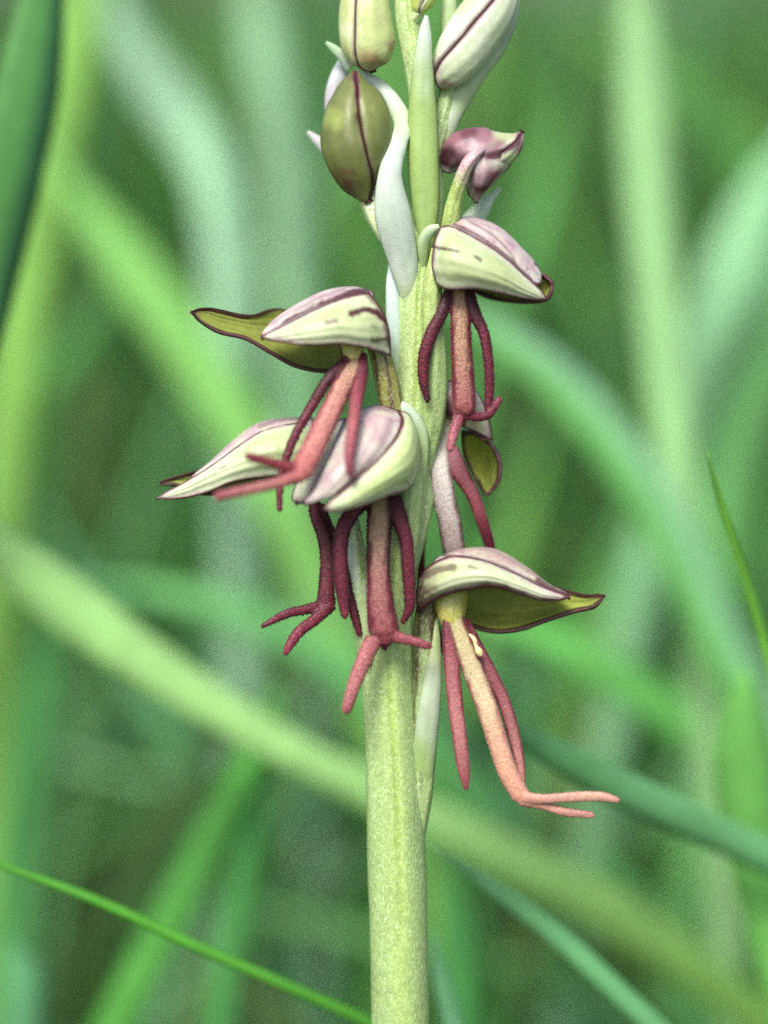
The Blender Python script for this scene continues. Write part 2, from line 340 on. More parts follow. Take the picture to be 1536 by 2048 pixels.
# --- stem, from the ground up to the tip of the spike
ST = np.array([(838, 8200, 120, 150), (812, 4200, 20, 128), (803, 2500, 0, 118), (800, 2048, 0, 116), (797, 1850, 0, 117), (792, 1700, 0, 117), (787, 1550, 0, 113), (776, 1400, 0, 103), (773, 1300, 0, 102),
               (776, 1200, 0, 104), (786, 1100, 0, 106), (800, 1000, 0, 102), (814, 900, 0, 96), (827, 800, 0, 88), (829, 700, 0, 84), (832, 600, 0, 80), (842, 500, 0, 72),
               (852, 400, 0, 66), (852, 300, 0, 62), (846, 200, 0, 56), (828, 110, 0, 52), (816, 40, 0, 52), (812, -30, 0, 48), (812, -110, 0, 38), (812, -200, 0, 16), (812, -240, 0, 3)], float)
def build_stem():
    n, ns = 420, 72
    s = np.r_[np.linspace(0, 3, 40, endpoint=False), np.linspace(3, len(ST)-1, n-40)]
    Mx = crmat(len(ST), 2501); Q = (Mx@ST)[np.round(s/(len(ST)-1)*2500).astype(int)]
    # width of the ground end so that the root really stands on the soil
    th = np.linspace(0, 2*np.pi, ns, endpoint=False)
    y = Q[:, 1:2]
    # front is th = -pi/2 (towards the lens): groove slightly right of the middle, fading down the stem
    g = np.angle(np.exp(1j*(th[None, :]+np.pi/2-.10)))
    gro = -.085*np.exp(-(g/.10)**2)*ss(1950, 1700, y)
    g2 = np.angle(np.exp(1j*(th[None, :]+np.pi/2+.75))); g3 = np.angle(np.exp(1j*(th[None, :]+np.pi/2-.95)))
    gro = gro - .035*np.exp(-(g2/.14)**2)*ss(2000, 1300, y) - .05*np.exp(-(g3/.15)**2)*ss(1900, 900, y) + .03*np.cos(5*th+.6)[None, :]*ss(2200, 1200, y)
    r = Q[:, 3:4]*.5*(1+gro)
    V = np.stack([Q[:, 0:1]+r*np.cos(th), np.broadcast_to(y, r.shape), Q[:, 2:3]+r*np.sin(th)], -1)
    wob = np.array([[mnoise.noise(Vector((math.cos(a)*1.2, math.sin(a)*1.2, yy*.011))) for a in th] for yy in Q[:, 1]])
    V[..., 0] += wob*1.6*np.cos(th); V[..., 2] += wob*1.6*np.sin(th)
    Vp = V.reshape(-1, 3)
    gg = np.exp(-(g/.085)**2)*ss(2000, 1600, y)
    pale = ss(1500, 900, y)*np.ones((1, ns))*.25
    cols = mix(np.broadcast_to(C_STEM, V.shape), S(190, 210, 150), pale)
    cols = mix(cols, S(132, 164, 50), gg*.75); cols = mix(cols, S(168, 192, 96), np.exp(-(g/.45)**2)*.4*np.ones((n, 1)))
    n1 = nz(Vp*[1, .25, 1], .03, 2).reshape(n, ns); cols = cols*(1+.10*n1[..., None])
    Fc = gridF(n, ns, True).tolist()
    Vw = W(Vp)
    Vw[:ns, 2] = -.004
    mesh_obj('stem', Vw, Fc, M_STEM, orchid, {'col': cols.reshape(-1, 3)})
build_stem()

def patch(rows, name, parent, nv=72, nu=44, flip=False, base=None, base2=None, pink=0., pinkc=None, edge=6., veins=(), blots=(), inner=None, inner2=None,
          thick=7., rough_edge=1.2, seed=1, tip=0., tipc=None, root=None, streak=.5, mat=None, edge_sides=(1, 1, 1, 1), sheenk=1., inside=False, out=None, vstr=1., point=.06):
    """a sepal: rows of control points from base to tip, each across; pigment laid down per vertex"""
    A = np.asarray(rows, float); m = A.shape[1]
    G = np.einsum('ij,jkc,lk->ilc', crmat(A.shape[0], nv), A, crmat(m, nu))
    vv = np.linspace(0, 1, nv)
    if point:
        fv = np.clip((1-vv)/point, .0, 1)**.55; md_row = G.mean(1, keepdims=True); G = md_row+(G-md_row)*np.maximum(fv, .3)[:, None, None]
    P = G.reshape(-1, 3)
    rw = np.repeat(np.clip(np.linalg.norm(np.diff(G, axis=1), axis=2).sum(1)/70, 0, 1), nu)
    P = P + rw[:, None]*np.c_[np.zeros(len(P)), np.zeros(len(P)), 2.2*nz(P, .018, seed) + .7*np.tile(np.sin(np.linspace(0, 1, nu)*2*np.pi*5), nv) + .5*nz(P, .09, seed+2)]
    # uneven margin
    G = P.reshape(nv, nu, 3)
    du = np.linalg.norm(np.diff(G, axis=1), axis=2); cu = np.c_[np.zeros(nv), np.cumsum(du, 1)]
    dv = np.linalg.norm(np.diff(G, axis=0), axis=2); cv = np.r_[np.zeros((1, nu)), np.cumsum(dv, 0)]
    d0, d1 = cu, cu[:, -1:]-cu; e0, e1 = cv, cv[-1:]-cv
    big = 1e3
    dist = np.minimum.reduce([d0+big*(1-edge_sides[0]), d1+big*(1-edge_sides[1]), e0+big*(1-edge_sides[2]), e1+big*(1-edge_sides[3])]).ravel()
    u = np.tile(np.linspace(0, 1, nu), nv); v = np.repeat(np.linspace(0, 1, nv), nu)
    nn = nz(P, .035, seed); nf = nz(np.c_[u*nu*.55, v*6, v*0], 1., seed+5); nb = nz(P, .012, seed+9)
    base = C_PALE if base is None else base; base2 = C_YEL if base2 is None else base2
    cols = mix(np.broadcast_to(base, P.shape), base2, np.clip(.35+.55*nb+.25*nf*streak, 0, 1))
    pkm = np.clip(pink if np.ndim(pink) == 0 else np.asarray(pink), 0, 1)*np.ones(len(P))
    if pink is not None:
        pk = np.clip(pink if np.ndim(pink) == 0 else np.asarray(pink), 0, 1)
        cols = mix(cols, C_MAUVE if pinkc is None else pinkc, np.clip(pk*(1+.7*nn+.5*nf), 0, 1)*np.ones(len(P)))
    cin = mix(np.broadcast_to(C_OL if inner is None else inner, P.shape), C_OLD if inner2 is None else inner2, np.clip(.35+.5*nb+.5*nf, 0, 1))
    for (bx, by, br, st, bc) in blots:
        d = np.hypot(P[:, 0]-bx, P[:, 1]-by); cols = mix(cols, bc, np.clip(ss(br, br*.1, d+br*.6*nn)*st, 0, 1))
    if tip: 
        k = ss(1-tip, 1, v+.08*nn); cols = mix(cols, C_MAR if tipc is None else tipc, k*.9); cin = mix(cin, C_MAR, k*.85)
    ek = np.clip(ss(edge*1.5, edge*.55, dist+edge*.5*nn), 0, 1)
    edge_sheen = ss(edge*7, edge*2.5, dist)*np.clip(.55+.7*nb, 0, 1)*.6*sheenk; cols = mix(cols, S(226, 230, 212), edge_sheen)  # white highlight along the sepal edges, put into the colour
    halo = np.clip(ss(edge*3.4, edge*.6, dist), 0, 1)*.85*(.25+.75*sheenk)
    nh = nz(P, .11, seed+17)
    cols = mix(cols, C_MAUVE, np.clip(halo*(.75+.7*nn+.5*nh), 0, 1))
    if root is not None: # brownish base
        cols = mix(cols, root[0], np.clip(ss(root[1], 0, v)*(.9+.8*nn+.5*nh), 0, 1))
    cols = mix(cols, S(150, 100, 112), np.clip(.5*ss(.15, .6, nh+.5*nn)*np.clip(pkm+halo, 0, 1), 0, 1))
    cols = cols*(1+.07*nf+.05*nh)[:, None]; cin = cin*(1+.10*nf+.05*nh)[:, None]
    cols = mix(cols, C_MAR, ek*.92); cin = mix(cin, C_MARD, ek*.95)
    for poly, wd, st in veins:
        d, _ = poly_dist(P, spline(poly, 30)); k = np.clip(ss(wd*1.25, wd*.3, d+wd*.45*nn+wd*.35*nh)*st*vstr, 0, 1)
        cols = mix(cols, S(74, 26, 40), k)
    Fc = gridF(nv, nu)
    q = P[Fc]; fn = np.cross(q[:, 2]-q[:, 0], q[:, 3]-q[:, 1])
    if out is None: want = fn@np.array([0, -.7, -1.])
    else: want = ((q.mean(1)-out(q.mean(1)))*fn).sum(1)
    if (want.sum() < 0) ^ inside: Fc = Fc[:, ::-1]
    o = mesh_obj(name, W(P), Fc, mat or [M_SEPAL, M_SEPIN], parent, {'col': cols, 'col_in': cin})
    md = o.modifiers.new('thickness', 'SOLIDIFY'); md.thickness = thick*K; md.offset = -1 ; md.material_offset = 1; md.material_offset_rim = 0
    return o

def strap(path, name, parent, col0, col1, curl=.28, ccut=(.3, .7), flip=False, thick=5., seed=3, nu=16, spots=()):
    """a bract: a cupped strap along (x, y, depth, width)"""
    path = np.asarray(path, float); n = 12*(len(path)-1)
    Q = crmat(len(path), n)@path; w = np.maximum(Q[:, 3], 1.5)
    Tn = np.gradient(Q[:, :2], axis=0); Tn /= np.linalg.norm(Tn, axis=1)[:, None]
    sd2 = np.stack([-Tn[:, 1], Tn[:, 0]], -1)
    us = np.linspace(-1, 1, nu); x = np.sin(us*1.25)/math.sin(1.25)
    V = np.zeros((n, nu, 3)); V[..., :2] = Q[:, None, :2]+sd2[:, None, :]*(x*.5)[None, :, None]*w[:, None, None]
    V[..., 2] = Q[:, 2:3] + (1-np.cos(us*1.25))[None, :]*w[:, None]*curl*1.5
    P = V.reshape(-1, 3); u = np.repeat(np.linspace(0, 1, n), nu); uu = np.tile(us, n)
    nn = nz(P*[1, .4, 1], .05, seed)
    cols = mix(np.broadcast_to(col0, P.shape), col1, np.clip(ss(ccut[0], ccut[1], u+.1*nn), 0, 1))
    cols = cols*(1+.10*nn[:, None])*(1-.10*np.exp(-(uu/.12)**2))[:, None]
    for (bx, by, br, st, bc) in spots:
        d = np.hypot(P[:, 0]-bx, P[:, 1]-by); cols = mix(cols, bc, ss(br, 0, d)*st)
    Fc = gridF(n, nu)
    if flip: Fc = Fc[:, ::-1]
    o = mesh_obj(name, W(P), Fc, M_BRACT, parent, {'col': cols})
    md = o.modifiers.new('thickness', 'SOLIDIFY'); md.thickness = thick*K; md.offset = 0
    return o

def lip(limbs, parent, name='lip', flat=.55, voxel=2.0, seed=1, velvet=1., label=None):
    """the man-shaped lip: limbs = (path (x, y, depth, width), centre colours along it, edge colours along it, edge start); one continuous skin"""
    Vs, Fs, off = [], [], 0
    for pth, *_ in limbs:
        pth = np.asarray(pth, float)
        a, b = pth[0].copy(), pth[-1].copy()
        ext = (pth[-1, :3]-pth[-2, :3]); ext /= np.linalg.norm(ext)
        e1 = b.copy(); e1[:3] += ext*b[3]*.35; e1[3] = b[3]*.62
        e2 = b.copy(); e2[:3] += ext*b[3]*.52; e2[3] = b[3]*.15
        n = 7*(len(pth)-1)+1
        Q = crmat(len(pth), n)@pth; Q = np.vstack([Q, e1, e2])
        v, f = tube(Q, None, None, None, flat=flat, nseg=14, per=1)
        Vs.append(v); Fs += [[i+off for i in x] for x in f]; off += len(v)
    me = bpy.data.meshes.new('raw'); me.from_pydata(np.vstack(Vs).tolist(), [], Fs)
    o = bpy.data.objects.new('raw', me); C.objects.link(o)
    md = o.modifiers.new('r', 'REMESH'); md.mode = 'VOXEL'; md.voxel_size = voxel
    sm = o.modifiers.new('s', 'SMOOTH'); sm.factor = .5; sm.iterations = 5
    dg = bpy.context.evaluated_depsgraph_get(); ev = o.evaluated_get(dg); m2 = ev.to_mesh()
    P = np.zeros(len(m2.vertices)*3); m2.vertices.foreach_get('co', P); P = P.reshape(-1, 3)
    NN = np.zeros(len(m2.vertices)*3); m2.vertex_normals.foreach_get('vector', NN); NN = NN.reshape(-1, 3)
    Fc = [list(p.vertices) for p in m2.polygons]
    ev.to_mesh_clear(); bpy.data.objects.remove(o); bpy.data.meshes.remove(me)
    nn = nz(P, .05, seed); nfine = nz(P, .21, seed+3); nlong = nz(P*[1, .3, 1], .12, seed+8)
    num = np.zeros_like(P); den = np.zeros(len(P))
    for pth, cc, ce, es in limbs:
        pth = np.asarray(pth, float); Q = crmat(len(pth), 60)@pth
        d2 = ((P[:, None, :2]-Q[None, :, :2])**2).sum(-1) + .15*(P[:, None, 2]-Q[None, :, 2])**2
        k = d2.argmin(1); t_ = k/59.; r = np.hypot(P[:, 0]-Q[k, 0], P[:, 1]-Q[k, 1])/(Q[k, 3]*.5); q = np.sqrt(d2[np.arange(len(P)), k])/(Q[k, 3]*.5)
        cs = np.stack([np.interp(t_, np.linspace(0, 1, len(cc)), np.array(cc)[:, i]) for i in range(3)], -1)
        es_ = np.stack([np.interp(t_, np.linspace(0, 1, len(ce)), np.array(ce)[:, i]) for i in range(3)], -1)
        c = mix(cs, es_, ss(es, es+.5, r+.22*nlong+.12*nn))
        wgt = np.exp(-7*q); num += c*wgt[:, None]; den += wgt
    cols = num/np.maximum(den, 1e-12)[:, None]*(1+.10*nfine+.10*nn)[:, None]
    lum = cols@np.array([.3, .55, .15]); cols = mix(cols, np.repeat(lum[:, None], 3, 1), .2*ss(.04, .2, lum))*.9
    cols = np.clip(cols*np.array([.90, .92, .86]), 0, 1)
    P = P + NN*(nfine*.8)[:, None]
    # velvet: short papillae standing all over the skin
    r = np.random.default_rng(seed+40); nh = int(len(P)*.42); idx = r.choice(len(P), nh, replace=False)
    hl = r.uniform(1.6, 4.4, nh)*velvet; br = r.uniform(.8, 1.3, nh)
    dr = NN[idx] + r.normal(0, .28, (nh, 3)); dr /= np.linalg.norm(dr, axis=1)[:, None]
    a = np.cross(dr, [0.3, .5, .8]); a /= np.linalg.norm(a, axis=1)[:, None]; b = np.cross(dr, a)
    b0 = P[idx]-NN[idx]*.4; ring = [b0+(a*math.cos(t_)+b*math.sin(t_))*br[:, None] for t_ in (0, 2.094, 4.189)]
    HV = np.stack(ring+[b0+dr*hl[:, None]], 1).reshape(-1, 3); o0 = len(P)+np.arange(nh)*4
    HF = np.stack([np.stack([o0+i, o0+(i+1) % 3, o0+3], -1) for i in range(3)], 1).reshape(-1, 3).tolist()
    P = np.vstack([P, HV]); Fc = Fc+HF; cols = np.vstack([cols, np.repeat(cols[idx]*r.uniform(.8-.1*velvet, 1.12, (nh, 1)), 4, 0)])
    ob = mesh_obj(name, W(P), Fc, M_LIP, parent, {'col': np.clip(cols, 0, 1)})
    return ob

def ovary_col(c0, c1, dark=None, stripes=.5, cut=(.5, .9)):
    def f(P, u, th):
        nn = nz(P*[1, .3, 1], .05, 4)
        c = mix(np.broadcast_to(c0, P.shape), c1, ss(cut[0], cut[1], u+.15*nn))
        if dark is not None: c = mix(c, dark, np.clip(stripes*ss(.2, .8, np.cos(6*th))*ss(.15, .5, u), 0, 1))
        return c*(1+.1*nn[:, None])
    return f

def flower(path, label, c0=None, c1=None, dark=None, stripes=.5, cut=(.5, .9), name='flower', twist=1.2):
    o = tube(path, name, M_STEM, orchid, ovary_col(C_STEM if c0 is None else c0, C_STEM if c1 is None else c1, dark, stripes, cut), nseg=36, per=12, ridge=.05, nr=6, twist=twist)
    o['label'] = label; return o

m_, md_, pk_, sal, tan, crm = S(108, 28, 48), S(68, 15, 29), S(158, 70, 84), S(190, 116, 104), S(184, 138, 98), S(206, 182, 134)
brn = S(92, 70, 40); pinkw = S(205, 175, 172)

# ================= flower right of the stem, topmost open
f1 = flower([(838, 990, 8, 20), (854, 915, -4, 34), (866, 840, -20, 48), (870, 760, -30, 52), (868, 690, -42, 46), (864, 620, -55, 38), (868, 560, -62, 36), (880, 500, -50, 34)],
            'flower with a pointed mauve-topped hood and a slim dark crimson lip', c0=C_STEM, c1=C_YEL)
patch([[(880, 453, -66), (867, 488, -92), (863, 532, -98), (871, 568, -88)],
       [(905, 452, -80), (903, 490, -128), (900, 535, -138), (896, 580, -112)],
       [(955, 477, -85), (953, 510, -132), (950, 545, -142), (945, 579, -118)],
       [(1005, 510, -80), (1003, 535, -120), (1000, 560, -127), (998, 587, -107)],
       [(1052, 552, -75), (1050, 568, -98), (1048, 583, -100), (1045, 598, -88)],
       [(1098, 594, -68), (1096, 597, -70), (1093, 600, -70), (1088, 603, -70)]], 'sepal', f1, seed=11, edge=5,
      veins=[([(868, 493), (880, 496), (905, 500), (915, 503)], 4, .9), ([(950, 513), (962, 521)], 4, .8), ([(868, 470), (866, 520)], 6, .5)], pink=.08)
patch([[(884, 466, -60), (888, 449, -45), (898, 441, -10), (905, 452, 30)],
       [(915, 472, -76), (926, 444, -52), (945, 433, -5), (948, 450, 45)],
       [(965, 496, -80), (985, 463, -62), (1000, 454, -12), (1004, 475, 45)],
       [(1015, 528, -75), (1034, 503, -58), (1045, 496, -18), (1044, 515, 35)],
       [(1055, 562, -62), (1066, 540, -48), (1076, 531, -18), (1076, 545, 20)],
       [(1080, 574, -50), (1083, 566, -44), (1085, 562, -35), (1084, 567, -25)]], 'sepal', f1, seed=12, edge=5, pink=.75,
      veins=[([(905, 447), (960, 475), (1010, 512), (1060, 560)], 6, .8), ([(935, 440), (985, 470), (1020, 505), (1030, 525)], 3, .45), ([(1070, 526), (1084, 540), (1092, 560)], 4, .8)], base=S(220, 222, 198), base2=S(212, 205, 170))
patch([[(880, 560, 40), (880, 530, 60), (885, 490, 60)], [(945, 586, 40), (945, 555, 70), (950, 500, 60)], [(985, 601, 30), (985, 570, 65), (995, 510, 55)],
       [(1050, 608, 10), (1050, 585, 45), (1050, 540, 40)], [(1095, 602, -20), (1095, 580, 10), (1085, 548, 10)], [(1112, 573, -30), (1109, 564, -26), (1092, 545, -20)]], 'sepal', f1, seed=13, inside=True, edge=7, tip=.12)
lip([([(918, 560, -60, 36), (920, 600, -66, 40), (922, 680, -72, 42), (926, 760, -74, 46), (928, 812, -74, 46), (924, 826, -72, 36)], [tan, tan, S(196, 140, 104), sal*.95, S(176, 88, 88), pk_], [md_, m_, m_, m_, S(140, 56, 70), pk_], .35),
     ([(905, 572, -62, 26), (884, 625, -70, 25), (862, 668, -74, 25), (848, 715, -74, 24), (847, 762, -72, 20), (855, 800, -70, 12)], [md_, md_, m_, m_, m_, md_], [md_, md_, md_, md_], .5),
     ([(932, 572, -62, 26), (950, 628, -70, 25), (968, 668, -72, 22), (977, 725, -72, 20), (979, 780, -70, 19), (976, 818, -68, 16)], [md_, md_, m_, m_, m_, m_], [md_, md_, md_], .5),
     ([(918, 835, -74, 24), (909, 862, -82, 20), (901, 896, -92, 16)], [pk_, S(178, 82, 100), S(180, 84, 104)], [S(160, 66, 86), pk_], .6),
     ([(932, 828, -74, 22), (955, 834, -72, 18), (978, 828, -70, 17), (998, 800, -68, 14)], [m_, m_, m_, S(138, 50, 72)], [md_, m_], .6),
     ([(926, 838, -70, 16), (928, 851, -70, 7)], [m_, m_], [md_, md_], .5)], f1, seed=1)

# ================= flower left of the stem, upper: long far sepal, salmon lip swinging towards the lens
f2 = flower([(812, 960, -5, 22), (800, 900, -25, 40), (790, 850, -40, 50), (780, 800, -48, 48), (770, 750, -52, 46), (758, 705, -55, 40), (738, 660, -60, 32)],
            'flower with a spread far sepal and a salmon lip reaching out over the hood beneath', c0=C_STEM, c1=S(140, 140, 70), dark=S(84, 54, 40), stripes=.9, cut=(.1, .5))
patch([[(738, 584, -70), (768, 625, -95), (780, 668, -100), (783, 714, -85)],
       [(712, 588, -92), (728, 630, -137), (733, 668, -147), (736, 698, -132)],
       [(668, 602, -105), (678, 632, -157), (682, 662, -167), (684, 690, -152)],
       [(618, 624, -115), (624, 645, -157), (627, 668, -167), (628, 692, -157)],
       [(568, 650, -120), (571, 662, -146), (573, 675, -150), (573, 687, -146)],
       [(520, 673, -125), (520, 675, -127), (521, 677, -127), (522, 679, -125)]], 'sepal', f2, seed=21, edge=5,
      veins=[([(701, 627), (730, 620), (755, 628), (772, 645)], 8, 1.), ([(652, 646), (672, 641)], 7, .8), ([(742, 652), (752, 655)], 4, .4), ([(745, 682), (780, 676)], 6, .8), ([(738, 586), (768, 630), (781, 690)], 8, .7)], pink=.12)
patch([[(744, 604, -60), (748, 590, -42), (742, 580, -10), (735, 590, 30)],
       [(710, 600, -88), (714, 581, -66), (700, 573, -15), (690, 590, 40)],
       [(666, 614, -102), (662, 592, -86), (648, 581, -30), (640, 600, 30)],
       [(616, 636, -112), (608, 614, -96), (596, 606, -45), (590, 625, 10)],
       [(566, 660, -114), (560, 640, -102), (552, 635, -70), (550, 648, -40)],
       [(522, 677, -120), (521, 671, -116), (520, 668, -112), (522, 673, -105)]], 'sepal', f2, seed=22, edge=5, pink=.7, base=S(222, 218, 200), base2=S(214, 205, 178),
      veins=[([(735, 580), (690, 592), (650, 609), (592, 637), (537, 673)], 11, .95), ([(690, 576), (640, 595), (590, 622)], 3, .3)])
patch([[(694, 738, 10), (690, 715, 40), (690, 670, 60), (690, 630, 60)], [(650, 747, 0), (650, 715, 45), (650, 675, 65), (650, 640, 60)],
       [(590, 736, -20), (590, 705, 30), (590, 665, 50), (595, 626, 45)], [(540, 709, -35), (540, 685, 10), (540, 655, 30), (545, 617, 25)],
       [(490, 681, -45), (490, 665, -15), (490, 648, -5), (495, 631, -5)], [(440, 669, -50), (440, 652, -32), (440, 636, -28), (443, 621, -30)],
       [(408, 652, -52), (406, 637, -45), (408, 626, -42), (412, 615, -45)], [(380, 629, -55), (379, 626, -55), (380, 624, -55), (381, 620, -55)]], 'sepal', f2, seed=23, inside=True, edge=6, tip=.10, inner=S(156, 166, 80), inner2=S(112, 122, 46))
tube([(705, 665, -70, 50), (706, 695, -85, 46), (710, 722, -95, 34)], 'column', M_STEM, f2, lambda P, u, th: np.tile(S(206, 196, 120), (len(P), 1)), nseg=20)
lip([([(712, 702, -92, 34), (698, 745, -108, 38), (668, 810, -140, 42), (632, 885, -180, 46), (604, 942, -215, 46)], [S(206, 180, 120), S(206, 150, 116), S(214, 132, 118), S(222, 128, 118), S(206, 98, 98)], [S(150, 90, 70), m_, S(158, 66, 78), S(172, 74, 84), S(180, 76, 86)], .45),
     ([(698, 722, -100, 26), (660, 755, -112, 22), (622, 815, -122, 20), (590, 872, -132, 18), (570, 925, -138, 17), (560, 975, -142, 15), (559, 1018, -144, 12)], [m_, md_, m_, m_, m_, S(140, 52, 70), S(146, 60, 80)], [md_, md_], .5),
     ([(722, 708, -98, 24), (722, 745, -116, 29), (714, 790, -145, 26), (706, 850, -192, 23), (698, 915, -226, 20), (702, 952, -236, 13)], [m_, m_, S(150, 58, 76), S(190, 84, 96), S(160, 60, 78), m_], [md_, m_, m_], .6),
     ([(606, 938, -212, 26), (560, 930, -228, 20), (498, 913, -244, 18)], [S(180, 70, 80), S(150, 52, 64), S(140, 46, 60)], [m_, m_], .6),
     ([(600, 950, -214, 30), (560, 965, -232, 22), (510, 977, -248, 22), (436, 993, -266, 19)], [S(200, 90, 94), S(200, 110, 108), S(196, 112, 112), S(170, 74, 84)], [S(170, 74, 84), S(176, 84, 92)], .6)], f2, seed=2)

# ================= flower in front of the stem
f3 = flower([(800, 1260, -5, 20), (808, 1180, -24, 34), (812, 1110, -36, 40), (820, 1030, -50, 42), (826, 950, -55, 38), (818, 890, -60, 34), (790, 850, -60, 30)],
            'front flower with a striped mauve hood and a broad red lip with legs apart')
patch([[(797, 820, -68), (815, 826, -65), (830, 845, -50), (838, 868, -35)],
       [(804, 840, -112), (825, 860, -115), (839, 890, -95), (839, 922, -62)],
       [(794, 868, -148), (815, 900, -162), (826, 935, -150), (823, 974, -108)],
       [(765, 908, -178), (780, 935, -197), (788, 960, -192), (783, 990, -165)],
       [(725, 946, -198), (737, 965, -217), (742, 985, -214), (737, 1008, -197)],
       [(685, 982, -207), (692, 996, -220), (695, 1008, -219), (692, 1022, -207)],
       [(645, 1012, -210), (647, 1016, -212), (649, 1020, -212), (653, 1026, -210)]], 'sepal', f3, seed=31, edge=5, base=S(204, 224, 160), base2=S(186, 208, 120), veins=[([(797, 822), (803, 840), (796, 866), (770, 900)], 7, .6), ([(822, 972), (806, 958)], 4, .5)], pink=.05)
patch([[(705, 824, -58), (735, 813, -70), (765, 811, -75), (798, 820, -72)],
       [(688, 845, -92), (720, 835, -128), (765, 836, -134), (806, 844, -104)],
       [(670, 880, -128), (705, 875, -168), (750, 879, -176), (797, 876, -140)],
       [(652, 920, -155), (685, 915, -194), (725, 919, -200), (768, 916, -172)],
       [(636, 955, -172), (660, 955, -204), (690, 956, -208), (728, 953, -192)],
       [(620, 985, -185), (635, 988, -203), (655, 990, -206), (686, 985, -200)],
       [(600, 1006, -192), (606, 1009, -195), (612, 1010, -196), (620, 1009, -196)]], 'sepal', f3, seed=32, edge=5, pink=.72, base=S(222, 220, 202), base2=S(206, 206, 160), veins=[([(800, 822), (806, 842), (797, 872), (762, 915), (722, 950), (680, 985)], 6, .95), ([(700, 826), (740, 814), (790, 820)], 7, .5)])
patch([[(660, 850, -30), (675, 840, -45), (692, 835, -62)], [(630, 890, -60), (650, 885, -88), (676, 880, -115)], [(605, 935, -90), (625, 925, -120), (658, 920, -145)],
       [(588, 975, -115), (605, 965, -145), (640, 955, -165)], [(583, 997, -130), (595, 992, -150), (626, 985, -175)], [(588, 1005, -140), (594, 1006, -148), (604, 1005, -165)]], 'sepal', f3, seed=33, edge=6, pink=.35,
      veins=[([(668, 870), (645, 920), (628, 965), (618, 990)], 4, .4)])
lip([([(758, 985, -70, 48), (759, 1030, -82, 50), (757, 1090, -90, 48), (757, 1150, -94, 46), (761, 1210, -96, 54), (767, 1258, -96, 60), (768, 1270, -96, 50)], [S(176, 136, 90), S(190, 150, 108), S(190, 142, 112), S(180, 112, 100), S(172, 92, 92), S(164, 78, 84), S(150, 66, 76)], [md_, md_, md_, m_, m_, S(128, 50, 64)], .36),
     ([(728, 1000, -76, 34), (702, 1028, -86, 32), (684, 1068, -94, 30), (681, 1130, -98, 29), (685, 1186, -98, 26), (690, 1230, -96, 16)], [md_, m_, m_, m_, m_, S(132, 48, 66)], [md_, md_, md_], .5),
     ([(785, 995, -74, 34), (800, 1040, -84, 32), (813, 1085, -88, 27), (816, 1135, -88, 26), (819, 1180, -86, 24), (820, 1212, -84, 21), (806, 1244, -82, 11)], [md_, m_, m_, m_, m_, m_, m_], [md_, md_, md_], .5),
     ([(748, 1278, -98, 36), (728, 1320, -108, 32), (708, 1370, -118, 27), (693, 1418, -126, 21)], [S(176, 84, 90), S(196, 104, 106), S(196, 104, 108), S(176, 84, 92)], [S(150, 60, 74), S(160, 70, 82)], .65),
     ([(778, 1266, -98, 34), (800, 1276, -100, 22), (826, 1282, -102, 19), (856, 1292, -104, 16)], [S(160, 70, 80), S(166, 74, 84), S(166, 72, 86), S(150, 60, 78)], [m_, S(140, 54, 70)], .65),
     ([(768, 1288, -94, 20), (770, 1299, -94, 8)], [m_, md_], [md_, md_], .5)], f3, seed=3)

# ================= flower on the left, behind the salmon lip
f4 = flower([(766, 1440, 0, 18), (752, 1370, -14, 30), (734, 1300, -30, 40), (724, 1230, -36, 46), (716, 1160, -36, 46), (707, 1090, -34, 40), (692, 1010, -30, 36), (660, 930, -10, 30)],
            'flower with a long pale pointed hood and a dark lip kicking its feet aside', c0=C_STEM, c1=S(190, 210, 160))
patch([[(628, 845, 20), (634, 870, 0), (634, 910, -10), (626, 955, 0)], [(585, 846, 0), (590, 875, -40), (590, 915, -50), (580, 955, -30)],
       [(530, 858, -10), (532, 885, -52), (530, 920, -62), (520, 957, -45)], [(480, 888, -20), (480, 910, -52), (475, 935, -62), (465, 966, -50)],
       [(430, 925, -28), (428, 938, -47), (424, 955, -52), (414, 986, -45)], [(375, 960, -32), (372, 970, -42), (369, 980, -44), (363, 998, -40)],
       [(310, 994, -38), (310, 997, -38), (311, 999, -38), (313, 1001, -38)]], 'sepal', f4, seed=41, edge=5, pink=.10, base=S(206, 222, 176), base2=S(164, 188, 104), veins=[([(440, 937), (450, 932)], 4, .5), ([(520, 912), (560, 906)], 9, .25)])
patch([[(632, 858, 10), (626, 838, 20), (618, 834, 40), (615, 845, 80)], [(585, 860, -8), (575, 840, 5), (565, 836, 35), (560, 850, 75)],
       [(532, 870, -16), (520, 850, 0), (510, 849, 30), (508, 865, 65)], [(482, 900, -24), (472, 884, -8), (465, 881, 15), (462, 895, 45)],
       [(432, 934, -30), (424, 925, -18), (420, 923, -5), (420, 932, 10)], [(385, 958, -30), (382, 955, -24), (380, 954, -20), (380, 958, -15)]], 'sepal', f4, seed=42, edge=4, pink=.8, pinkc=S(184, 158, 164), veins=[([(620, 836), (570, 838), (520, 852)], 6, .5)])
patch([[(600, 962, 50), (600, 920, 70), (600, 880, 70)], [(520, 970, 40), (520, 930, 65), (520, 890, 60)], [(440, 990, 15), (440, 960, 40), (445, 935, 40)],
       [(400, 990, 5), (395, 965, 20), (398, 940, 15)], [(350, 974, 0), (347, 963, 3), (348, 953, 0)], [(320, 972, -2), (319, 968, -2), (321, 963, -2)]], 'sepal', f4, seed=43, inside=True, edge=7, tip=.12)
